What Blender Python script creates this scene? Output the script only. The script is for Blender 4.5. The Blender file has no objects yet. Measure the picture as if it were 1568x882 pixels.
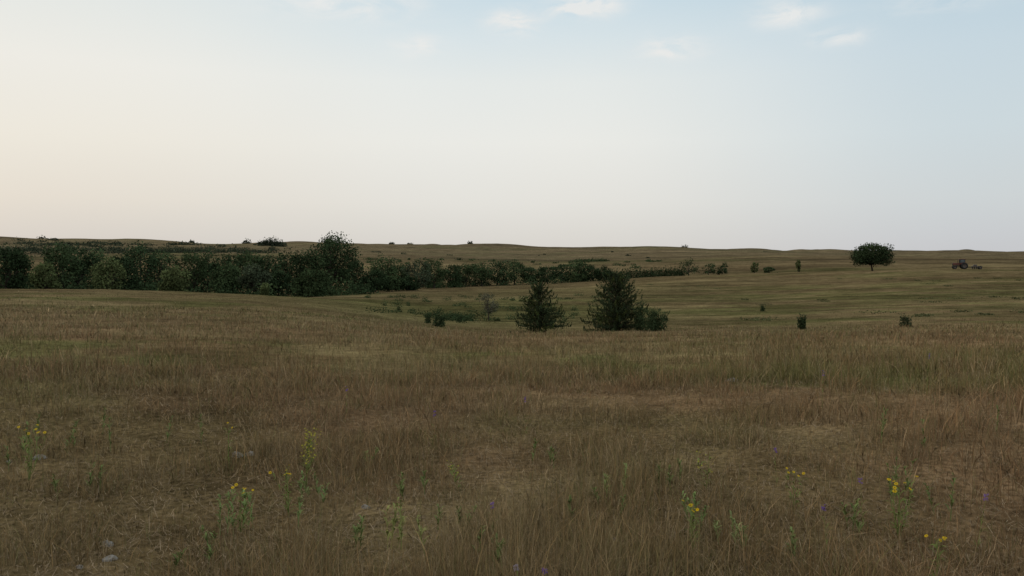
import bpy, math, numpy as np
from mathutils import Vector
rng = np.random.default_rng(7)
F=1220.0; CU=784.0; CV=441.0; HV=392.0
PITCH=math.atan((CV-HV)/F)

# ---------------------------------------------------------------- utilities
def lin(r,g,b):
    f=lambda c:(c/255/12.92) if c/255<=0.04045 else ((c/255+0.055)/1.055)**2.4
    return (f(r),f(g),f(b))
def hsh(ix,iy,s):
    v=np.sin(ix*127.1+iy*311.7+s*74.7)*43758.5453
    return v-np.floor(v)
def vn(x,y,s=0):
    ix=np.floor(x);iy=np.floor(y);fx=x-ix;fy=y-iy
    fx=fx*fx*(3-2*fx);fy=fy*fy*(3-2*fy)
    a=hsh(ix,iy,s);b=hsh(ix+1,iy,s);c=hsh(ix,iy+1,s);d=hsh(ix+1,iy+1,s)
    return (a*(1-fx)+b*fx)*(1-fy)+(c*(1-fx)+d*fx)*fy
def fbm(x,y,s=0,o=4):
    t=0;a=.5;n=0
    for i in range(o):
        t=t+a*vn(x*2**i+i*17.3,y*2**i-i*9.1,s+i);n+=a;a*=.5
    return t/n
def sm(a,b,x):
    t=np.clip((x-a)/(b-a),0,1);return t*t*(3-2*t)

# ---------------------------------------------------------------- terrain heights
R=np.array([10,20,35,60,100,140,200,300,420,600,900,1400,2200,3500,6000.])
U=np.array([0,200,400,500,600,700,850,1000,1150,1300,1450,1568.])
T=np.array([
[598,530,492,466,447,441,460,440,420,403,388,380,365,375,385],
[598,532,494,468,449,443,462,442,420,402,389,383,369,376,385],
[600,535,498,473,455,452,462,440,418,403,391,386,374,380,386],
[601,537,502,480,464,458,454,436,418,404,393,386,373,379,386],
[602,538,506,494,480,466,450,436,420,405,393,386,372,378,386],
[603,539,511,508,488,468,450,436,422,406,395,388,376,380,386],
[603,541,513,511,490,468,448,432,434,410,399,392,382,385,388],
[603,541,513,509,488,466,443,422,434,407,396,389,380,385,388],
[602,540,512,506,486,462,438,416,430,406,395,390,385,387,389],
[601,539,510,503,480,456,433,412,422,405,396,391,388,389,390],
[600,538,508,499,476,453,431,409,419,405,397,392,390,391,391],
[600,537,507,497,474,452,430,410,419,405,397,393,391,391,391]],float)
AZ=np.arctan((U-CU)/F)
Z=-(T-HV)/F*R[None,:]*np.cos(AZ)[:,None]
Rk=np.concatenate([[0.5,5],R]); Z=np.concatenate([np.full((len(U),1),-1.6),np.full((len(U),1),-1.6),Z],1)
LR=np.log(Rk)
NL=500;NA=240
lg=np.linspace(LR[0],LR[-1],NL); ag=np.linspace(AZ[0],AZ[-1],NA)
Z1=np.array([np.interp(lg,LR,z) for z in Z])
Z2=np.array([np.interp(ag,AZ,Z1[:,j]) for j in range(NL)]).T
def gk(n,s):
    k=np.exp(-0.5*(np.arange(-n,n+1)/s)**2);return k/k.sum()
def blur(A,axis,n,s):
    k=gk(n,s);P=[(0,0),(0,0)];P[axis]=(n,n);B=np.pad(A,P,mode='edge')
    return np.apply_along_axis(lambda m:np.convolve(m,k,'valid'),axis,B)
Z2=blur(Z2,1,14,4.0); Z2=blur(Z2,0,16,7)
def H(x,y):
    x=np.asarray(x,float);y=np.asarray(y,float)
    r=np.hypot(x,y)+1e-6;az=np.arctan2(x,y)
    back=np.clip((np.abs(az)-AZ[-1])/(math.pi-AZ[-1]),0,1)
    w=0.5*back
    fi=(np.clip(az,ag[0],ag[-1])-ag[0])/(ag[-1]-ag[0])*(NA-1)
    fj=(np.clip(np.log(r),lg[0],lg[-1])-lg[0])/(lg[-1]-lg[0])*(NL-1)
    def look(fi,fj):
        i=np.clip(np.floor(fi).astype(int),0,NA-2);j=np.clip(np.floor(fj).astype(int),0,NL-2)
        a=fi-i;b=fj-j
        return (Z2[i,j]*(1-a)+Z2[i+1,j]*a)*(1-b)+(Z2[i,j+1]*(1-a)+Z2[i+1,j+1]*a)*b
    z=look(fi,fj)*(1-w)+look((NA-1)-fi,fj)*w
    z=z+(fbm(x/3,y/3,3,3)-.5)*0.12*sm(1,4,r)+(fbm(x/14,y/14,5,3)-.5)*0.35*sm(8,30,r)
    z=z+(fbm(x/60,y/60,8,3)-.5)*1.7*sm(60,200,r)+(fbm(x/300,y/300,11,3)-.5)*0.015*r*sm(320,900,r)
    return z
H0=float(H(0.,0.))
def at(u,r):
    a=math.atan((u-CU)/F);x=r*math.sin(a);y=r*math.cos(a)
    return np.array([x,y,float(H(x,y))])
def site(u,v,h=0.0):
    dx=(u-CU)/F;dz=-(v-CV)/F
    c,s=math.cos(PITCH),math.sin(PITCH)
    d=np.array([dx,c+s*dz,dz*c-s])
    t=np.exp(np.linspace(math.log(2),math.log(500),6000))
    g=H(d[0]*t,d[1]*t)+h
    k=np.argmax(d[2]*t<=g)
    p=d*t[k];p[2]=float(H(p[0],p[1]));return p

# ---------------------------------------------------------------- cover colours
TAN=np.array([.335,.232,.118]);RED=np.array([.300,.185,.098]);GRN=np.array([.160,.165,.054]);OLV=np.array([.275,.208,.104]);HAZE_GRY=np.array([.265,.208,.136])
def blob(x,y,c,rx,ry):
    return np.exp(-(((x-c[0])/rx)**2+((y-c[1])/ry)**2))
def cover(x,y):
    r=np.hypot(x,y);az=np.arctan2(x,y)
    n1=fbm(x/1.6,y/1.6,21,3);n2=fbm(x/6,y/6,22,3);n3=fbm(x/34,y/22,23,3);n4=fbm(x/170,y/110,24,4)
    wN=1-sm(12,60,r);wF=sm(60,300,r)
    g=.45*n1*wN+.55*n2*(1-wF)+(.45*(1-wN)+.1)*n3+ .9*n4*wF; g=g/(.45*wN+.55*(1-wF)+.45*(1-wN)+.1+.9*wF)
    m1=fbm(x/2.3,y/2.3,31,3);m2=fbm(x/11,y/11,32,3);m4=fbm(x/130,y/90,34,3)
    q=(m1*wN+m2+m4*wF*1.5)/(wN+1+wF*1.5)
    green=sm(.47,.68,g)*.9*(.38+.62*sm(7,13,r))
    vc=at(720,105);green=green+1.0*blob(x,y,vc,26,34)+.4*blob(x,y,at(860,190),45,60)
    green=green+np.exp(-((r-19)/8)**2)*sm(-12,-3,x)*(1-sm(8,15,x))*.35
    bands=fbm(az*7,np.log(r)*26,61,3)
    green=green+sm(.55,.72,bands)*.5*sm(60,110,r)*sm(-.05,.15,az)*(1-sm(320,420,r))
    green=np.clip(green,0,1)[...,None]
    red=np.clip(sm(.40,.58,q)*(1-.4*sm(30,120,r))+.12*(1-sm(14,24,r)),0,1)[...,None]
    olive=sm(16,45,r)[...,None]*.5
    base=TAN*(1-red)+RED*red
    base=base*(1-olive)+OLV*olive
    c=base*(1-green*.75)+(GRN*(1-.3*olive)+OLV*.3*olive)*green*.75
    b2=fbm(az*5,np.log(r)*40,63,3)
    c=c*(1+(b2-.5)*1.1*sm(50,110,r))[...,None]
    b3=fbm(az*3.5,np.log(r)*13,65,3)
    c=c*(1+(b3-.5)*1.2*sm(300,450,r))[...,None]  # ridge shading on the far hills, coloured in as dark bands
    track=np.exp(-((r-272)/5)**2)*sm(.33,.42,az)
    c=c*(1+.35*track[...,None])
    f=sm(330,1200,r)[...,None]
    c=c*(1-.45*f)+HAZE_GRY*.45*f  # aerial haze blended into the colour of the far hills
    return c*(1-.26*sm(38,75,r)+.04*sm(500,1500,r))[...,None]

# ---------------------------------------------------------------- mesh builder
def build(name,groups,mat,smooth=False,parent=None,loc=None):
    vs=[];cs=[];li=[];ls=[];off=0;lo=0
    for V,pat,C in groups:
        N,k,_=V.shape
        if N==0: continue
        if C.ndim==2: C=np.repeat(C[:,None,:],k,1)
        vs.append(V.reshape(-1,3));cs.append(C.reshape(-1,3))
        flat=np.concatenate([np.array(p) for p in pat]);sizes=np.array([len(p) for p in pat])
        li.append((flat[None,:]+(np.arange(N)*k)[:,None]+off).reshape(-1))
        st=np.concatenate([[0],np.cumsum(sizes)[:-1]]);L=sizes.sum()
        ls.append((st[None,:]+(np.arange(N)*L)[:,None]+lo).reshape(-1))
        off+=N*k;lo+=N*L
    V=np.concatenate(vs);C=np.concatenate(cs);li=np.concatenate(li);ls=np.concatenate(ls)
    if loc is not None: V=V-np.array(loc)[None,:]
    me=bpy.data.meshes.new(name)
    me.vertices.add(len(V));me.vertices.foreach_set('co',V.astype(np.float32).ravel())
    me.loops.add(len(li));me.loops.foreach_set('vertex_index',li.astype(np.int32))
    me.polygons.add(len(ls));me.polygons.foreach_set('loop_start',ls.astype(np.int32))
    a=me.color_attributes.new('Col','FLOAT_COLOR','POINT')
    a.data.foreach_set('color',np.concatenate([C,np.ones((len(C),1))],1).astype(np.float32).ravel())
    me.update(calc_edges=True)
    me.materials.append(mat)
    ob=bpy.data.objects.new(name,me);bpy.context.scene.collection.objects.link(ob)
    if loc is not None: ob.location=Vector([float(v) for v in loc])
    if parent: ob.parent=parent
    return ob

def colmat(name,rough=.8,nscale=30,namt=.25,spec=.15,up=0.0):
    m=bpy.data.materials.new(name);m.use_nodes=True;nt=m.node_tree;b=nt.nodes['Principled BSDF']
    at_=nt.nodes.new('ShaderNodeAttribute');at_.attribute_name='Col'
    prev=at_.outputs['Color']
    if namt>0:
        tc=nt.nodes.new('ShaderNodeTexCoord');n=nt.nodes.new('ShaderNodeTexNoise');n.inputs['Scale'].default_value=nscale
        nt.links.new(tc.outputs['Object'],n.inputs['Vector'])
        mr=nt.nodes.new('ShaderNodeMapRange');mr.inputs[1].default_value=.3;mr.inputs[2].default_value=.7
        mr.inputs[3].default_value=1-namt;mr.inputs[4].default_value=1+namt
        nt.links.new(n.outputs['Fac'],mr.inputs[0])
        mul=nt.nodes.new('ShaderNodeVectorMath');mul.operation='SCALE'
        nt.links.new(prev,mul.inputs[0]);nt.links.new(mr.outputs[0],mul.inputs['Scale']);prev=mul.outputs[0]
    if up>0:
        g=nt.nodes.new('ShaderNodeNewGeometry');ad=nt.nodes.new('ShaderNodeVectorMath');ad.operation='ADD';ad.inputs[1].default_value=(0,0,up)
        no=nt.nodes.new('ShaderNodeVectorMath');no.operation='NORMALIZE';d=nt.nodes.new('ShaderNodeBsdfDiffuse')
        nt.links.new(g.outputs['Normal'],ad.inputs[0]);nt.links.new(ad.outputs[0],no.inputs[0]);nt.links.new(no.outputs[0],d.inputs['Normal'])
        nt.links.new(prev,d.inputs['Color']);nt.links.new(d.outputs[0],nt.nodes['Material Output'].inputs['Surface'])
        nt.nodes.remove(b)
    else:
        nt.links.new(prev,b.inputs['Base Color'])
        b.inputs['Roughness'].default_value=rough
        b.inputs['Specular IOR Level'].default_value=spec
    return m
M_GRASS=colmat('dry_grass',namt=0,up=1.8)
M_LEAF=colmat('foliage',namt=0,up=1.1)
M_PLANT=colmat('wildflower_plant',.7,40,.15,.1,.6)
M_ROCK=colmat('limestone',.9,25,.35,.2)
M_PAINT=colmat('machine_paint',.6,6,.25,.3)

# ---------------------------------------------------------------- ground
def ground():
    fr=np.linspace(-math.radians(46),math.radians(46),560)
    bk=np.linspace(math.radians(46),2*math.pi-math.radians(46),70)[1:-1]
    A=np.concatenate([fr,bk]);rr=np.exp(np.linspace(math.log(.6),math.log(9000),760))
    X=np.sin(A)[None,:]*rr[:,None];Y=np.cos(A)[None,:]*rr[:,None]
    Zz=H(X,Y);nr,na=X.shape
    V=np.stack([X,Y,Zz],-1).reshape(-1,3)
    V=np.concatenate([V,[[0,0,H0]]])
    i=np.arange(nr-1)[:,None];j=np.arange(na)[None,:];j2=(j+1)%na
    Q=np.stack([i*na+j,i*na+j2,(i+1)*na+j2,(i+1)*na+j],-1).reshape(-1,4)[:,::-1]
    Tt=np.stack([np.full(na,nr*na),(np.arange(na)+1)%na,np.arange(na)],-1)
    me=bpy.data.meshes.new('ground')
    me.vertices.add(len(V));me.vertices.foreach_set('co',V.astype(np.float32).ravel())
    li=np.concatenate([Q.ravel(),Tt.ravel()]);ls=np.concatenate([np.arange(len(Q))*4,len(Q)*4+np.arange(len(Tt))*3])
    me.loops.add(len(li));me.loops.foreach_set('vertex_index',li.astype(np.int32))
    me.polygons.add(len(ls));me.polygons.foreach_set('loop_start',ls.astype(np.int32))
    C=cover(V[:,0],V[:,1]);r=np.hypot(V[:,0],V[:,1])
    C=C*(.70+.08*sm(12,60,r))[:,None]  # soil colour darkened to stand for shade between the blades
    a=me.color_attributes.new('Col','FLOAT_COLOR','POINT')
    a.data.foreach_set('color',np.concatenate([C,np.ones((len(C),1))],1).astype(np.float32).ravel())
    me.update(calc_edges=True);me.polygons.foreach_set('use_smooth',np.ones(len(ls),bool))
    m=bpy.data.materials.new('prairie_ground');m.use_nodes=True;nt=m.node_tree;b=nt.nodes['Principled BSDF']
    d=nt.nodes.new('ShaderNodeBsdfDiffuse')
    atn=nt.nodes.new('ShaderNodeAttribute');atn.attribute_name='Col'
    g=nt.nodes.new('ShaderNodeNewGeometry');prev=atn.outputs['Color']
    for sc,amt in ((20,.5),(2.2,.3),(.35,.3),(.045,.3)):
        n=nt.nodes.new('ShaderNodeTexNoise');n.inputs['Scale'].default_value=sc;n.inputs['Detail'].default_value=3
        nt.links.new(g.outputs['Position'],n.inputs['Vector'])
        mr=nt.nodes.new('ShaderNodeMapRange');mr.inputs[1].default_value=.3;mr.inputs[2].default_value=.7
        mr.inputs[3].default_value=1-amt;mr.inputs[4].default_value=1+amt;nt.links.new(n.outputs['Fac'],mr.inputs[0])
        s=nt.nodes.new('ShaderNodeVectorMath');s.operation='SCALE'
        nt.links.new(prev,s.inputs[0]);nt.links.new(mr.outputs[0],s.inputs['Scale']);prev=s.outputs[0]
    nt.links.new(prev,d.inputs['Color']);nt.links.new(d.outputs[0],nt.nodes['Material Output'].inputs['Surface']);nt.nodes.remove(b)
    me.materials.append(m);ob=bpy.data.objects.new('ground',me);bpy.context.scene.collection.objects.link(ob)
ground()

# ---------------------------------------------------------------- grass
def blades(P,h,w,lean_dir,lean,face,col,segs,head=None):
    N=len(P);ts=np.linspace(0,1,segs+1)
    side=np.stack([np.cos(face),np.sin(face),np.zeros(N)],-1)
    ld=np.stack([np.cos(lean_dir),np.sin(lean_dir),np.zeros(N)],-1)
    V=[];C=[]
    for i,t in enumerate(ts):
        c=P+np.array([0,0,1])*(h*t*(1-.35*lean*t))[:,None]+ld*(h*lean*t**1.6)[:,None]
        wt=w*(1-.75*t) if head is None else np.where(head,w*(.5 if t<.5 else 1.5),w*(1-.7*t))
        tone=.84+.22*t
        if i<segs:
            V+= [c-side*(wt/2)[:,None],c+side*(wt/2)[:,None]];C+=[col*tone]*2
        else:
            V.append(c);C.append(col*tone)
    V=np.stack(V,1);C=np.stack(C,1)
    pat=[(2*i,2*i+1,2*i+3,2*i+2) for i in range(segs-1)]+[(2*segs-2,2*segs-1,2*segs)]
    return V,pat,C
def tallness(x,y):
    r=np.hypot(x,y)
    n=fbm(x/.9,y/.9,41,3);m=fbm(x/4,y/4,42,2)
    t=.05+.14*sm(.42,.66,n)+.07*sm(.38,.65,m)
    t=t+.08*sm(7,14,r)
    t=t+.10*sm(1,6,x)*sm(6,9,r)*(1-sm(14,24,r))
    t=t*(1-.5*sm(45,110,r))
    return np.clip(t,.045,.42)
def grass_field(n,r0,r1,segs,per,hs=1.0,pxw=.36):
    nc=n//per
    r=np.exp(rng.uniform(math.log(r0),math.log(r1),nc));a=rng.uniform(-math.radians(43),math.radians(43),nc)
    x=r*np.sin(a);y=r*np.cos(a)
    keep=rng.random(nc)<(.22+.78*sm(.38,.62,fbm(x/.7,y/.7,51,3))+.5*sm(15,30,r))
    x=x[keep];y=y[keep];nc=len(x)
    tone=rng.normal(1,.16,nc);kind=rng.random(nc);hc=rng.uniform(.45,1.45,nc)
    x=np.repeat(x,per);y=np.repeat(y,per);tone=np.repeat(tone,per);kind=np.repeat(kind,per);hc=np.repeat(hc,per);N=len(x)
    rr=np.hypot(x,y);sp=.035+.005*rr
    dx=rng.normal(0,1,N)*sp;dy=rng.normal(0,1,N)*sp
    x=x+dx;y=y+dy;rr=np.hypot(x,y)
    P=np.stack([x,y,H(x,y)-.015],-1)
    tl=rng.random(N)<.035*(1-sm(8,14,rr))
    h=tallness(x,y)*rng.uniform(.35,1.2,N)*hc*hs+tl*rng.uniform(.05,.22,N)
    w=np.maximum(.0022,rr*pxw/797)*rng.uniform(.6,1.3,N)
    lean=np.clip(np.abs(rng.normal(0,.55,N)),0,1.3)
    ld=np.arctan2(dy,dx)+rng.normal(0,1.1,N)
    face=rng.normal(0,.8,N)-np.arctan2(x,y)
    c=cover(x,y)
    kk=kind+rng.normal(0,.05,N)
    gr=(kk<.11+.09*sm(8,15,rr))[:,None];st=(kk>.80)[:,None]
    c=np.where(gr,c*.30+GRN*.80,c);c=np.where(st,c*.5+np.array([.44,.33,.20])*.5,c)
    c=c*(tone*rng.normal(1,.17,N))[:,None].clip(.45,1.7)*1.04
    head=(rng.random(N)<.3)&(kk>.25)
    c=np.where(head[:,None],c*np.array([1.08,.98,.93]),c)
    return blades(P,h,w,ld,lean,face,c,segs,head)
def litter(n):
    r=np.exp(rng.uniform(math.log(2.2),math.log(14),n));a=rng.uniform(-.75,.75,n)
    x=r*np.sin(a);y=r*np.cos(a);P=np.stack([x,y,H(x,y)+rng.uniform(.0,.03,n)],-1)
    c=np.array([.28,.20,.125])*rng.normal(1,.28,n).clip(.35,1.7)[:,None]
    d=rng.uniform(0,2*math.pi,n);L=rng.uniform(.02,.08,n);w=rng.uniform(.0015,.004,n)+r*.0002
    D=np.stack([np.cos(d)*L,np.sin(d)*L,rng.normal(0,.3,n)*L+.01],-1);S=np.stack([-np.sin(d)*w,np.cos(d)*w,0*d],-1)
    V=np.stack([P-S/2,P+S/2,P+D+S/3,P+D-S/3],1)
    return V,[(0,1,2,3)],c
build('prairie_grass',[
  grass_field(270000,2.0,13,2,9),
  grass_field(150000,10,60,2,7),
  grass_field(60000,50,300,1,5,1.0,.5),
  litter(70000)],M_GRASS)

# ---------------------------------------------------------------- trees
BARK=np.array([.07,.055,.042])
def limb(p0,p1,r0,r1,col=BARK,n=6):
    p0=np.array(p0,float);p1=np.array(p1,float);d=p1-p0;d/=np.linalg.norm(d)+1e-9
    a=np.cross(d,[.3,.9,.1]);a/=np.linalg.norm(a);b=np.cross(d,a)
    t=np.arange(n)/n*2*math.pi;ring=np.cos(t)[:,None]*a+np.sin(t)[:,None]*b
    V=np.concatenate([p0+ring*r0,p1+ring*r1])[None]
    return V,[(i,(i+1)%n,n+(i+1)%n,n+i) for i in range(n)],np.array(col)[None,:]
def leaves(P,size,col,asp=.6,dirs=None):
    N=len(P)
    a=rng.normal(0,1,(N,3)) if dirs is None else dirs+rng.normal(0,.35,(N,3))
    a/=np.linalg.norm(a,axis=1)[:,None]
    b=np.cross(a,rng.normal(0,1,(N,3)));b/=np.linalg.norm(b,axis=1)[:,None]
    s=size[:,None]
    V=np.stack([P-a*s*.5,P+b*s*asp*.5+a*s*.05,P+a*s*.5,P-b*s*asp*.5+a*s*.05],1)
    return V,[(0,1,2,3)],col
def broadleaf(base,h,w,n=1500,leaf=.4,tint=(.042,.058,.022),crown_lo=.2,trunk=True,lobes=14,elo=-.75):
    g=[];base=np.array(base,float);tint=np.array(tint)
    ct=h*(1+crown_lo)/2;rz=h*(1-crown_lo)/2;rx=w/2
    L=[]
    for i in range(lobes):
        a=rng.uniform(0,2*math.pi);e=rng.uniform(elo,.66);q=rng.uniform(.45,.72)
        ce=max(.1,(1-abs(e)**2.0) if e>0 else 1-.5*e*e)**.5
        lr=rng.uniform(.24,.40)
        L.append((np.array([math.cos(a)*q*rx*ce,math.sin(a)*q*rx*ce,ct+e*rz]),lr*rx,lr*rz*1.0,rng.normal(1,.25)*(1+.15*e)))  # crown shading in the tint: upper lobes lighter, lower ones darker
    L.append((np.array([0,0,ct+.62*rz]),.38*rx,.40*rz,1.0))
    m=int(n*.78)//len(L)
    for c,lr,lz,tn in L:
        d=rng.normal(0,1,(m,3));d/=np.linalg.norm(d,axis=1)[:,None]
        rad=rng.random(m)**.5*rng.uniform(.85,1.15,m)
        P=base+c+d*rad[:,None]*np.array([lr,lr,lz])
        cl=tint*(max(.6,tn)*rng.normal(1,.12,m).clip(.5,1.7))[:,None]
        g.append(leaves(P,rng.uniform(.6,1.4,m)*leaf,cl,.75))
    m=int(n*.22);d=rng.normal(0,1,(m,3));d/=np.linalg.norm(d,axis=1)[:,None]
    P=base+np.array([0,0,ct])+d*(rng.random(m)**.4*.8)[:,None]*np.array([rx,rx,rz]);P=P[P[:,2]>base[2]+ct+(elo-.15)*rz]
    g.append(leaves(P,rng.uniform(.8,1.6,len(P))*leaf,tint*rng.normal(.9,.15,len(P)).clip(.5,1.5)[:,None],.8))  # inner leaves tinted darker, shade of the crown interior put into colour
    if trunk:
        tr=max(.06,h*.028);k=base+np.array([rng.normal(0,.02)*h,rng.normal(0,.02)*h,h*max(.2,crown_lo+.08)])
        g.append(limb(base-np.array([0,0,.3]),base+(k-base)*.5,tr*1.25,tr,n=8));g.append(limb(base+(k-base)*.5,k,tr,tr*.8,n=8))
        for c,lr,lz,tn in L: g.append(limb(k,base+c,tr*.5,tr*.12,n=5))
    return g
def bush(base,h,w,n=200,leaf=.4,tint=(.042,.058,.022)):
    a=rng.uniform(0,2*math.pi,n);e=np.arcsin(rng.random(n));ph=rng.uniform(0,6.28,4)
    k=1+.18*np.sin(2*a+ph[0])*np.cos(2*e)+.16*np.sin(3*a+ph[1]+3*e)+.13*np.sin(5*a+ph[2]-4*e)
    rad=rng.random(n)**.4*k
    P=np.array(base)+np.stack([np.cos(a)*np.cos(e)**.6*rad*w/2,np.sin(a)*np.cos(e)**.6*rad*w/2,np.sin(e)*rad*h*.92+leaf*.1],-1)
    c=np.array(tint)*(rng.normal(1,.12)*(1+.18*np.sin(4*a+ph[3]))*rng.normal(1,.14,n).clip(.5,1.6))[:,None]
    return [leaves(P,rng.uniform(.6,1.4,n)*leaf,c,.8)]
def ht(u,r,vtop):
    p=at(u,r);return p,(-(vtop-HV)/F*p[1])-p[2]
def px(w,p): return w*p[1]/F

def cedar(u,r,vtop,wpx,tops,n=120,spr=60,expo=.9):
    """eastern red cedar: leaders, each clothed in short up-swept sprays; ragged conical outline"""
    p,h=ht(u,r,vtop);w=px(wpx,p);g=[limb(p-[0,0,.2],p+[0,0,h*.95],.10,.012)]
    P=[];D=[];C=[];base=np.array([.044,.058,.027])
    for i in range(n):
        tx,ty,th=(0,0,1.) if rng.random()<.6 else tops[rng.integers(len(tops))]
        f=rng.random()**1.1*.97
        hz=h*th*f
        L=(w/2)*(1-f)**expo*rng.uniform(.55,1.18)*(1 if tx==0 else .62)+.05
        a=rng.uniform(0,2*math.pi);up=rng.uniform(-.08,.28)+.7*f*f
        p0=p+np.array([tx*w*(.6+.4*f),ty*w,hz+.05]);p1=p0+np.array([math.cos(a)*L,math.sin(a)*L,up*L])
        g.append(limb(p0,p1,.02,.005,n=4))
        m=int(spr*(.25+L/(w/2)*1.2))
        t=rng.random(m)**.75
        q=p0+(p1-p0)*t[:,None];s=(.03+.09*(1-t)*min(1,L))
        q=q+rng.normal(0,1,(m,3))*s[:,None]
        P.append(q);D.append(np.repeat(np.array([[math.cos(a)*.5,math.sin(a)*.5,.8]]),m,0))
        k=m//4;tt=rng.random(k);tip=p1+np.stack([np.full(k,math.cos(a)*.12)*tt,np.full(k,math.sin(a)*.12)*tt,tt*rng.uniform(.15,.42)],-1)+rng.normal(0,.024,(k,3))
        P.append(tip);D.append(np.repeat([[math.cos(a)*.25,math.sin(a)*.25,1.]],k,0))
        tn=max(.5,rng.normal(1,.32))*(np.array([1.3,1.2,.85]) if rng.random()<.25 else 1)
        C.append(base*tn*rng.normal(1,.15,m+k).clip(.5,1.6)[:,None])
    for (tx,ty,th) in [(0,0,1.)]+tops:
        m=90;t=rng.random(m);P.append(p+np.array([tx*w,ty*w,h*th*.80])+np.stack([rng.normal(0,1,m)*.09*(1.05-t),rng.normal(0,1,m)*.09*(1.05-t),t*h*th*.2],-1));D.append(np.repeat([[0,0,1.]],m,0));C.append(np.repeat(base[None],m,0))
    P=np.concatenate(P);D=np.concatenate(D);C=np.concatenate(C)
    g.append(leaves(P,rng.uniform(.08,.18,len(P)),C,.42,D))
    build('cedar_tree',g,M_LEAF,loc=p)
cedar(827,60,434,90,[(-.17,.05,.72),(.18,0,.68),(-.07,.1,.88)],190,60,.80)
cedar(945,62,423,96,[(-.20,.1,.80),(.18,-.1,.88),(.07,.1,.96),(-.09,-.1,.95)],310,60,.52)

def one(name,u,r,vt,wpx,**k):
    p,h=ht(u,r,vt);build(name,broadleaf(p,h,px(wpx,p),**k),M_LEAF,loc=p)
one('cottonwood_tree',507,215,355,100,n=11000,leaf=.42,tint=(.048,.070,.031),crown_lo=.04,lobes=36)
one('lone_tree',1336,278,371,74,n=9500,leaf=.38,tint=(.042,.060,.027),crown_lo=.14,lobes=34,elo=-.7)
def low(name,u,hpx,wpx,r,tint=(.05,.068,.03),n=700,leaf=.12):
    p=at(u,r);h=px(hpx,p);w=px(wpx,p);g=[]
    for i in range(5):
        q=p+np.array([rng.uniform(-.3,.3)*w,rng.uniform(-.3,.3)*w,0]);hh=h*rng.uniform(.6,1.)
        g+=bush(q,hh,w*rng.uniform(.4,.6),n//5,leaf,tint)
        m=n//14;a=rng.uniform(0,6.28,m);t=rng.random(m)
        g.append(leaves(q+np.stack([np.cos(a)*w*.32*t,np.sin(a)*w*.32*t,hh*(.6+.5*t)],-1),rng.uniform(.1,.22,m),np.repeat(np.array(tint)[None],m,0),.35,np.stack([np.cos(a),np.sin(a),1+0*a],-1)))
    g.append(limb(p-[0,0,.1],p+[0,0,h*.6],.04,.01))
    build(name,g,M_LEAF,loc=p)
low('juniper_shrub',1001,32,46,57,n=1800)
low('juniper_shrub',981,50,26,61,n=1200)
low('juniper_shrub',673,26,24,66,n=700)
low('juniper_shrub',1228,23,13,56,n=500)
low('juniper_shrub',1387,20,15,60,n=400,tint=(.07,.08,.04))
p=at(748,95);build('sapling',broadleaf(p,px(46,p),px(38,p),n=1300,leaf=.12,tint=(.12,.112,.072),crown_lo=.10,lobes=20),M_LEAF,loc=p)
low('shrub',1018,14,12,90,n=300);low('shrub',1168,13,11,110,n=300);low('shrub',1000,12,22,105,n=400,tint=(.075,.095,.04))
low('shrub',655,16,14,74,n=300);low('shrub',706,12,14,84,n=300);low('shrub',612,10,12,100,n=200)

DK=(.042,.062,.028);MD=(.060,.084,.036);LT=(.105,.122,.048);GY=(.080,.096,.054)
g=[]
rows=[(8,190,372,62,DK),(28,215,380,50,MD),(95,205,368,60,MD),(70,200,400,50,LT),(120,215,366,60,DK),(150,235,376,70,MD),(165,195,390,62,LT),(190,205,386,50,DK),
(215,225,367,60,DK),(245,230,376,64,MD),(268,178,404,52,LT),(290,215,380,58,MD),(320,222,376,62,DK),(350,225,382,62,DK),(380,225,380,64,MD),(410,228,382,60,DK),(440,230,384,50,DK),(345,200,402,60,MD),(390,195,402,54,GY),(425,200,410,40,DK),
(405,178,430,16,LT),(478,182,410,64,MD),(540,225,393,46,DK),(455,215,378,36,DK),
(585,240,386,52,MD),(610,255,398,44,MD),(640,250,396,48,GY),(665,262,394,40,MD),(690,275,402,40,DK),(712,282,400,44,MD),(738,285,399,40,MD),(762,290,403,38,DK),(788,290,397,44,MD),(812,293,404,38,DK),(575,225,413,50,DK),(625,235,420,40,DK),(600,228,423,34,MD),
(838,292,406,36,DK),(860,294,406,36,DK),(886,294,396,44,MD),(905,294,403,36,DK),(925,296,406,32,DK)]
for u,r,vt,wp,ti in rows:
    vt=vt+rng.normal(0,2.5);p,h=ht(u,r,vt);h=max(h,2.5)
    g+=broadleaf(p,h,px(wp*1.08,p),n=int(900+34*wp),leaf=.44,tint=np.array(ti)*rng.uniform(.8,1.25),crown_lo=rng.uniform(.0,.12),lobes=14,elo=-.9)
for i in range(80):
    u=rng.uniform(-40,560);r=rng.uniform(188,240);p=at(u,r)
    g+=bush(p,rng.uniform(3,6),rng.uniform(5,9),260,.5,DK if rng.random()<.6 else MD)
for i in range(60):
    u=rng.uniform(560,940);r=np.interp(u,[560,700,940],[230,278,300])+rng.uniform(-6,10);p=at(u,r)
    g+=bush(p,rng.uniform(2.5,4.5),rng.uniform(4,8),180,.45,DK if rng.random()<.6 else MD)
for i in range(44):
    u=936+i*2.6+rng.normal(0,1);r=300+i*.3;p=at(u,r)
    g+=bush(p,px(rng.uniform(13,19),p),px(9,p),130,.42,DK)
for u,r,hp,wp,ti in [(1055,312,30,38,DK),(1085,312,20,28,MD),(1105,312,16,22,DK),(1155,296,18,16,LT),(1178,294,10,22,MD),(1222,288,20,9,LT)]:
    p=at(u,r);g+=broadleaf(p,px(hp,p),px(wp,p),n=600,leaf=.42,tint=ti,crown_lo=.0,lobes=8,elo=-.9)
build('creek_woodland',g,M_LEAF)

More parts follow.
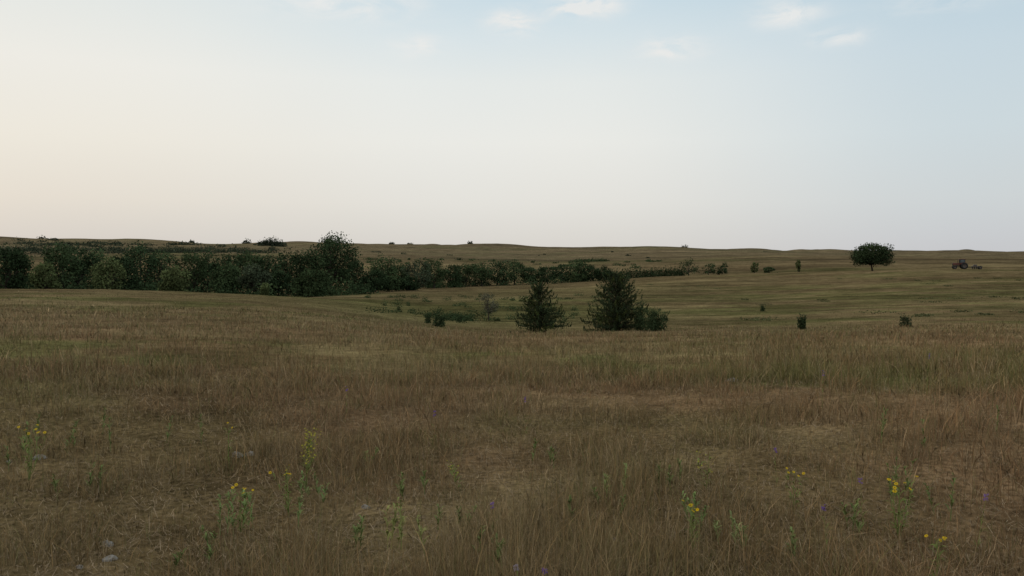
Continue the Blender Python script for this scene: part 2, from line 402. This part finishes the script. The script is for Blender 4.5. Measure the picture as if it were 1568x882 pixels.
g=[]
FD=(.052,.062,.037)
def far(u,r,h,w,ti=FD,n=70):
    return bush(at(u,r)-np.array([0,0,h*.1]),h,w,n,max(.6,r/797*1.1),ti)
for i in range(60):
    u=rng.uniform(-60,1250);r=math.exp(rng.uniform(math.log(420),math.log(2000)))
    if fbm(np.array(u/130.),np.array(math.log(r)*4),77,2)<.47: continue
    g+=far(u,r,rng.uniform(1.2,2.8),rng.uniform(4,12),n=50)
for i in range(170):
    t=rng.random();u=t*470-50;r=900+rng.normal(0,70)+t*200
    g+=far(u,r,rng.uniform(5,10),rng.uniform(10,22),n=90)
for i in range(60):
    u=rng.normal(160,90);r=1700+rng.normal(0,90);g+=far(u,r,rng.uniform(5,8),rng.uniform(16,34))
for u,hh in [(400,12),(406,17),(411,20),(416,23),(421,23),(426,19),(432,13)]: g+=far(u,1900,hh,24,n=420)
for u,hh in [(66,9),(380,15),(376,9),(600,7),(628,6),(720,8),(1048,8),(295,8)]: g+=far(u,2100,hh,rng.uniform(12,20),n=160)
for i in range(40):
    u=rng.uniform(560,1120);r=rng.uniform(560,700);g+=far(u,r,rng.uniform(1.5,3.),rng.uniform(3,9),MD)
for i in range(26):
    u=880+i*1.9;g+=far(u,760,rng.uniform(2,4),8,MD)
build('distant_trees',g,M_LEAF)
g=[]
for i in range(70):
    u=rng.uniform(560,930);r=rng.uniform(85,175);p=at(u,r)
    g+=bush(p,rng.uniform(.4,1.0),rng.uniform(.8,2.8),110,.16,(.070,.090,.038))
for i in range(24):
    u=rng.normal(700,26);r=rng.normal(92,5);p=at(u,r)
    g+=bush(p,rng.uniform(.6,1.1),rng.uniform(.8,2.),120,.14,(.045,.065,.028))
for i in range(40):
    u=rng.uniform(960,1620);r=rng.choice([88,135,205])*rng.normal(1,.05);p=at(u,r)
    g+=bush(p,rng.uniform(.2,.4),rng.uniform(1.,4),90,.16,(.11,.112,.050))
build('brush_patch',g,M_LEAF)

# ---------------------------------------------------------------- wildflowers
def arc_strip(p0,p1,w,col,bend=(0,0,0),n=4):
    p0=np.array(p0);p1=np.array(p1);bend=np.array(bend);V=[]
    d=p1-p0;s=np.cross(d,[0,0,1.]);s=s/(np.linalg.norm(s)+1e-6) if np.linalg.norm(s)>1e-4 else np.array([1,0,0.])
    for i in range(n+1):
        t=i/n;c=p0+d*t+bend*4*t*(1-t);ww=w*(1-.6*t)
        V+=[c-s*ww/2,c+s*ww/2]
    return np.array(V)[None],[(2*i,2*i+1,2*i+3,2*i+2) for i in range(n)],np.array(col)[None]
def leaf_blade(p0,d,L,w,col):
    d=np.array(d,float);d/=np.linalg.norm(d);s=np.cross(d,[0,0,1.]);s/=np.linalg.norm(s)+1e-6;p0=np.array(p0)
    V=np.array([p0,p0+d*L*.45+s*w/2+[0,0,.01],p0+d*L-[0,0,L*.15],p0+d*L*.45-s*w/2+[0,0,.01]])[None]
    return V,[(0,1,2,3)],np.array(col)[None]
def bloom(c,rad,col,core,n=8,tilt=.5):
    g=[];ax=np.array([rng.normal(0,tilt),rng.normal(0,tilt)-.4,1.]);ax/=np.linalg.norm(ax)
    a=np.cross(ax,[1,0,0.1]);a/=np.linalg.norm(a);b=np.cross(ax,a)
    for i in range(n):
        t=i/n*2*math.pi;d=math.cos(t)*a+math.sin(t)*b;e=-math.sin(t)*a+math.cos(t)*b
        V=np.array([c+d*rad*.2,c+d*rad*.65+e*rad*.24,c+d*rad-ax*rad*.15,c+d*rad*.65-e*rad*.24])[None]
        g.append((V,[(0,1,2,3)],np.array(col)[None]))
    t=np.arange(6)/6*2*math.pi
    V=np.concatenate([c+(np.cos(t)[:,None]*a+np.sin(t)[:,None]*b)*rad*.3,(c+ax*rad*.25)[None]])[None]
    g.append((V,[(i,(i+1)%6,6) for i in range(6)],np.array(core)[None]))
    return g
YEL=(.74,.48,.02);STEM=(.17,.20,.06);PUR=(.18,.09,.32)
def yellow_plant(u,v,h,nst=4,spread=.1,rad=.012,leafy=1.0,nb=2):
    p=site(u,v,h);g=[]
    for i in range(nst):
        a=rng.uniform(0,6.28);hh=h*rng.uniform(.88,1.08)
        top=p+np.array([math.cos(a)*spread*rng.uniform(.3,1),math.sin(a)*spread*.6,hh])
        if i==0: top=p+np.array([0,0,h])
        g.append(arc_strip(p,top,.005,STEM,(rng.normal(0,.02),0,0)))
        for k in range(int(9*leafy)):
            t=rng.uniform(.1,.9);q=p+(top-p)*t;a=rng.uniform(0,6.28)
            g.append(leaf_blade(q,(math.cos(a),math.sin(a),rng.uniform(.3,1.1)),rng.uniform(.03,.08),.010,np.array(STEM)*rng.uniform(.8,1.3)))
        for k in range(rng.integers(1,nb+1)):
            c=top+np.array([rng.normal(0,.022),rng.normal(0,.02),rng.normal(0,.012)])
            g.append(arc_strip(p+(top-p)*.85,c,.003,STEM))
            g+=bloom(c,rad*rng.uniform(.7,1.2),YEL,(.35,.18,.02))
    build('yellow_wildflower',g,M_PLANT,loc=p)
for a in [(42,658,.36,6,.15,.012,1.2),(368,751,.26,4,.08,.010),(442,724,.28,4,.1,.010),(350,655,.32,2,.04,.011),(1063,776,.25,4,.05,.011,1.5),
          (1378,735,.34,7,.11,.013,1.3),(1218,722,.27,3,.06,.010),(1432,825,.25,3,.04,.011)]: yellow_plant(*a)
def goldenrod(u,v,h,n=3,dens=22):
    p=site(u,v,h);g=[]
    for i in range(n):
        top=p+np.array([rng.normal(0,.04),rng.normal(0,.03),h*rng.uniform(.85,1.)]);g.append(arc_strip(p,top,.006,STEM))
        for k in range(14):
            t=rng.uniform(.05,.8);a=rng.uniform(0,6.28);g.append(leaf_blade(p+(top-p)*t,(math.cos(a),math.sin(a),.7),rng.uniform(.04,.08),.010,np.array(STEM)*rng.uniform(.8,1.4)))
        for k in range(dens):
            t=rng.uniform(.45,1.);a=rng.uniform(0,6.28);q=p+(top-p)*t;c=q+np.array([math.cos(a),math.sin(a),.3])*rng.uniform(.01,.045)
            g.append(arc_strip(q,c,.002,STEM));g+=bloom(c,rng.uniform(.005,.009),(.58,.50,.06),(.4,.35,.03),5)
    build('goldenrod_plant',g,M_PLANT,loc=p)
goldenrod(467,654,.45,4,22);goldenrod(1082,688,.28,2,9);goldenrod(700,700,.24,2,6)
def blazing_star(u,v,h=.4,col=PUR):
    p=site(u,v,h);top=p+np.array([rng.normal(0,.02),0,h]);g=[arc_strip(p,top,.005,STEM)]
    for k in range(10):
        t=rng.uniform(.05,.7);a=rng.uniform(0,6.28);g.append(leaf_blade(p+(top-p)*t,(math.cos(a),math.sin(a),1.),.06,.005,STEM))
    for k in range(12):
        t=rng.uniform(.88,1.02);a=rng.uniform(0,6.28);g+=bloom(p+(top-p)*t+np.array([math.cos(a),math.sin(a),0])*.007,.008,col,col,5)
    build('purple_wildflower',g,M_PLANT,loc=p)
for u,v,h in [(662,630,.38),(808,608,.40),(755,770,.24),(530,592,.38),(1420,541,.5),(1323,731,.32),(1268,774,.28),(836,872,.18),(1497,757,.32),(1260,568,.42),(1190,686,.28)]: blazing_star(u,v,h)
blazing_star(797,866,.18,(.34,.27,.32))
def leafy(u,v,h,n=5,sp=.1,col=(.17,.20,.07)):
    p=site(u,v);g=[]
    for i in range(n):
        b=p+np.array([rng.normal(0,sp),rng.normal(0,sp),0]);b[2]=float(H(b[0],b[1]))
        top=b+np.array([rng.normal(0,.03),rng.normal(0,.03),h*rng.uniform(.6,1.)]);g.append(arc_strip(b,top,.006,col))
        for k in range(20):
            t=rng.uniform(.15,1.);a=rng.uniform(0,6.28);g.append(leaf_blade(b+(top-b)*t,(math.cos(a),math.sin(a),1.3),rng.uniform(.03,.08)*(1.2-.5*t),.012,np.array(col)*rng.uniform(.7,1.25)))
    build('green_forb',g,M_PLANT,loc=p)
for a in [(375,815,.26,7,.10,(.22,.28,.10)),(600,850,.28,4,.10,(.28,.29,.10)),(620,838,.26,2,.05,(.30,.30,.10)),(550,718,.20,2,.06,(.24,.28,.10)),(955,765,.20,3,.08,(.24,.28,.10)),(1060,812,.22,4,.08,(.22,.28,.10)),(1105,835,.2,3,.07,(.27,.30,.12)),
          (740,865,.18,3,.1),(42,700,.26,6,.2),(470,770,.2,4,.1,(.22,.27,.1)),(1378,780,.28,6,.15),(830,715,.2,3,.1),(905,800,.18,3,.1),(700,820,.18,3,.1),(1300,800,.2,3,.12),(210,690,.28,5,.25),(1480,700,.34,6,.3),(520,850,.18,3,.1),
          (1020,740,.2,3,.1),(280,870,.18,3,.1),(1190,860,.18,3,.1),(650,760,.18,3,.1),(130,760,.2,3,.12)]: leafy(*a)
# ---------------------------------------------------------------- limestone rocks
def rock(u,v,wpx,hf=.3):
    p=site(u,v);w=px(wpx,p);n=14;m=7;V=[]
    ph=rng.uniform(0,6.28)
    for i in range(m+1):
        e=math.pi/2*i/m
        for j in range(n):
            a=j/n*2*math.pi;k=1+.22*math.sin(2*a+ph)+.12*math.sin(5*a+ph*2)+rng.normal(0,.05)
            V.append([math.cos(e)**.5*math.cos(a)*k*w/2,math.cos(e)**.5*math.sin(a)*k*w*.35,math.sin(e)*w*hf*(1+.25*math.sin(a+ph))-.01])
    V=np.array(V)[None]+p+[0,0,.01]
    pat=[(i*n+j,i*n+(j+1)%n,(i+1)*n+(j+1)%n,(i+1)*n+j) for i in range(m) for j in range(n)]
    build('limestone_rock',[(V,pat,np.array([[.31,.275,.24]]))],M_ROCK,loc=p)
for a in [(364,699,20,.33),(382,697,15,.33),(165,835,20,.33),(168,858,20,.3),(60,703,18,.3),(560,778,14,.35),(122,870,12,.4),(938,828,15,.3),(14,708,9,.4),(1120,585,18,.3)]: rock(*a)

# ---------------------------------------------------------------- tractor with towed implement
def tractor(u,r):
    p=at(u,r);e=bpy.data.objects.new('tractor',None);bpy.context.scene.collection.objects.link(e)
    e.location=Vector([float(t) for t in p]);e.rotation_euler=(0,0,-math.atan2(p[0],p[1])+math.radians(10));e.scale=(1.12,1.12,1.12)
    RD=(.12,.040,.032);BK=(.016,.016,.016);GL=(.10,.12,.13);MT=(.09,.07,.06)
    def box(name,c,s,col,top=1.0,off=0):
        x,y,z=[q/2 for q in s];V=np.array([[-x,-y,-z],[x,-y,-z],[x,y,-z],[-x,y,-z],[-x*top+off,-y*top,z],[x*top+off,-y*top,z],[x*top+off,y*top,z],[-x*top+off,y*top,z]])+np.array(c)
        o=build(name,[(V[None],[(3,2,1,0),(4,5,6,7),(0,1,5,4),(1,2,6,5),(2,3,7,6),(3,0,4,7)],np.array([col]))],M_PAINT,parent=e)
        b=o.modifiers.new('b','BEVEL');b.width=.03;b.segments=2
    def wheel(name,c,rad,wd):
        n=24;prof=[(0,.25),(.35,.28),(.5,.35),(.62,.5),(.92,.5),(1,.35)];prof=prof+[(a,-b) for a,b in prof[::-1]]
        V=[];C=[]
        for j in range(n):
            a=j/n*2*math.pi
            lug=1.03 if j%2 else .97
            for (q,z) in prof:
                V.append([c[0]+math.cos(a)*q*rad*(lug if q>.9 else 1),c[1]+z*wd,c[2]+math.sin(a)*q*rad*(lug if q>.9 else 1)]);C.append(BK if q>.55 else MT)
        k=len(prof);pat=[(j*k+i,((j+1)%n)*k+i,((j+1)%n)*k+i+1,j*k+i+1) for j in range(n) for i in range(k-1)]
        build(name,[(np.array(V)[None],pat,np.array(C)[None])],M_PAINT,parent=e)
    box('hood',(-1.25,0,1.35),(1.7,.75,.55),RD,.9);box('grille',(-2.13,0,1.2),(.08,.6,.6),BK);box('chassis',(-.5,0,.85),(3.0,.5,.35),BK)
    box('cab_lower',(.15,0,1.45),(1.2,1.2,.4),RD)
    for i,y in enumerate((-.56,.56)): box('cab_window_%d'%(i+1),(.15,y,2.1),(1.1,.03,.88),GL)
    box('seat',(.3,0,1.85),(.45,.5,.5),BK);box('cab_roof',(.15,0,2.63),(1.45,1.35,.16),RD)
    for i,(x,y) in enumerate([(-.45,-.58),(-.45,.58),(.74,-.58),(.74,.58)]): box('cab_pillar_%d'%(i+1),(x,y,2.1),(.10,.10,.92),BK)
    for i,y in enumerate((-.95,.95)):
        wheel('rear_wheel_%d'%(i+1),(.55,y,.85),.85,.45);box('fender_%d'%(i+1),(.5,y,1.78),(1.1,.45,.07),RD);wheel('front_wheel_%d'%(i+1),(-1.65,y*.85,.5),.5,.28)
    box('exhaust_pipe',(-.85,.3,2.05),(.10,.10,1.1),BK)
    box('drawbar',(1.9,0,.5),(1.6,.12,.12),BK);box('implement_frame',(3.6,0,.70),(2.4,1.6,.18),MT);box('implement_hopper',(3.2,0,1.0),(.8,1.4,.4),MT,.8)
    for i,y in enumerate((-.9,.9)): wheel('implement_wheel_%d'%(i+1),(4.3,y,.42),.42,.22)
    for i in range(5): box('implement_tine_%d'%(i+1),(2.6+i*.45,0,.35),(.06,1.5,.6),BK)
tractor(1472,274)

# ---------------------------------------------------------------- sky
W=bpy.data.worlds.new('World');bpy.context.scene.world=W;W.use_nodes=True;nt=W.node_tree
W.cycles.sampling_method='NONE'
for n in list(nt.nodes): nt.nodes.remove(n)
N=nt.nodes.new;Lk=nt.links.new
def math_(op,a,b=None,c=None,clamp=False):
    n=N('ShaderNodeMath');n.operation=op;n.use_clamp=clamp
    for i,v in enumerate((a,b,c)):
        if v is None: continue
        if isinstance(v,(int,float)): n.inputs[i].default_value=v
        else: Lk(v,n.inputs[i])
    return n.outputs[0]
tc=N('ShaderNodeTexCoord');sx=N('ShaderNodeSeparateXYZ');Lk(tc.outputs['Generated'],sx.inputs[0])
X,Y,Zs=sx.outputs
SUN_AZ=math.radians(-52);SUN_EL=math.radians(6)
sky=N('ShaderNodeTexSky');sky.sky_type='NISHITA';sky.sun_disc=False;sky.sun_elevation=SUN_EL;sky.sun_rotation=SUN_AZ
sky.dust_density=1.0
def ramp(stops):
    r=N('ShaderNodeValToRGB');e=r.color_ramp.elements
    while len(e)<len(stops): e.new(.5)
    for i,(p,c) in enumerate(stops): e[i].position=p;e[i].color=(*lin(*c),1)
    Lk(el,r.inputs[0]);return r.outputs[0]
el=math_('MULTIPLY',Zs,2.0,clamp=True)
left=ramp([(0,(206,201,196)),(.05,(214,209,202)),(.13,(227,220,209)),(.26,(236,231,220)),(.42,(238,236,229)),(.58,(228,232,229)),(1,(210,213,211))])
mid=ramp([(0,(214,210,205)),(.05,(220,217,211)),(.13,(229,227,221)),(.28,(236,236,231)),(.42,(231,235,233)),(.52,(218,229,233)),(.62,(201,220,230)),(1,(200,208,210))])
right=ramp([(0,(199,200,203)),(.05,(202,205,208)),(.13,(206,212,214)),(.28,(205,217,222)),(.45,(199,215,224)),(.62,(185,208,221)),(1,(186,200,206))])
azn=math_('ARCTAN2',X,Y)
f1=N('ShaderNodeMapRange');f1.interpolation_type='SMOOTHERSTEP';f1.inputs[1].default_value=-.62;f1.inputs[2].default_value=.05;Lk(azn,f1.inputs[0])
f2=N('ShaderNodeMapRange');f2.interpolation_type='SMOOTHERSTEP';f2.inputs[1].default_value=.0;f2.inputs[2].default_value=.62;Lk(azn,f2.inputs[0])
def mix(f,a,b):
    m=N('ShaderNodeMix');m.data_type='RGBA'
    if isinstance(f,(int,float)): m.inputs[0].default_value=f
    else: Lk(f,m.inputs[0])
    for k,v in ((6,a),(7,b)):
        if isinstance(v,tuple): m.inputs[k].default_value=(*v,1)
        else: Lk(v,m.inputs[k])
    return m.outputs[2]
c=mix(f1.outputs[0],left,mid);c=mix(f2.outputs[0],c,right)
mp=N('ShaderNodeMapping');mp.inputs['Scale'].default_value=(13,13,34);Lk(tc.outputs['Generated'],mp.inputs[0])
nz=N('ShaderNodeTexNoise');nz.inputs['Scale'].default_value=1.6;nz.inputs['Detail'].default_value=6;nz.inputs['Roughness'].default_value=.58;nz.inputs['Distortion'].default_value=.5;Lk(mp.outputs[0],nz.inputs[0])
def cloud(u,v,wu,wv,amt):
    a0=math.atan((u-CU)/F);z0=math.sin(math.atan((HV-v)/F*math.cos(a0)))
    a=math_('MULTIPLY',math_('SUBTRACT',azn,a0),F/wu);b=math_('MULTIPLY',math_('SUBTRACT',Zs,z0),F/wv)
    d=math_('ADD',math_('MULTIPLY',a,a),math_('MULTIPLY',b,b))
    e=math_('EXPONENT',math_('MULTIPLY',d,-1.0));return math_('MULTIPLY',e,amt)
tot=None
for a in [(785,38,34,15,2.0),(893,14,50,15,2.2),(640,76,34,14,1.6),(1028,78,42,15,1.6),(1198,26,44,16,1.4),(1278,62,34,10,1.5),(520,8,120,22,1.1),(1440,4,70,14,.7)]:
    k=cloud(*a);tot=k if tot is None else math_('ADD',tot,k)
nn=N('ShaderNodeMapRange');nn.inputs[1].default_value=.36;nn.inputs[2].default_value=.64;Lk(nz.outputs['Fac'],nn.inputs[0])
cf=math_('MULTIPLY',tot,nn.outputs[0],clamp=True);cf=math_('MULTIPLY',cf,.78)
c=mix(cf,c,lin(238,237,234))
nz2=N('ShaderNodeTexNoise');nz2.inputs['Scale'].default_value=2.2;nz2.inputs['Detail'].default_value=3;Lk(tc.outputs['Generated'],nz2.inputs[0])
hz=N('ShaderNodeMapRange');hz.inputs[3].default_value=.985;hz.inputs[4].default_value=1.05;Lk(nz2.outputs['Fac'],hz.inputs[0])
b1=N('ShaderNodeBackground');Lk(c,b1.inputs[0]);Lk(hz.outputs[0],b1.inputs[1])
b2=N('ShaderNodeBackground');Lk(sky.outputs[0],b2.inputs[0]);b2.inputs[1].default_value=.06
ms=N('ShaderNodeMixShader');ms.inputs[0].default_value=.04;Lk(b1.outputs[0],ms.inputs[1]);Lk(b2.outputs[0],ms.inputs[2])
wo=N('ShaderNodeOutputWorld');Lk(ms.outputs[0],wo.inputs[0])

sd=bpy.data.lights.new('sun','SUN');sd.energy=.8;sd.angle=math.radians(12);sd.color=(1,.82,.62)
so=bpy.data.objects.new('sun',sd);bpy.context.scene.collection.objects.link(so)
dv=Vector((math.sin(SUN_AZ)*math.cos(SUN_EL),math.cos(SUN_AZ)*math.cos(SUN_EL),math.sin(SUN_EL)))
so.rotation_euler=(dv).to_track_quat('Z','Y').to_euler();so.location=(-20,10,30)

cd=bpy.data.cameras.new('camera');cam=bpy.data.objects.new('camera',cd);bpy.context.scene.collection.objects.link(cam)
cd.sensor_width=36;cd.lens=36*F/1568;cd.clip_end=20000;cd.clip_start=.05
cam.location=(0,0,0);cam.rotation_euler=(math.pi/2-PITCH,0,0)
sc=bpy.context.scene;sc.camera=cam
sc.view_settings.view_transform='Standard';sc.view_settings.look='None';sc.view_settings.exposure=0
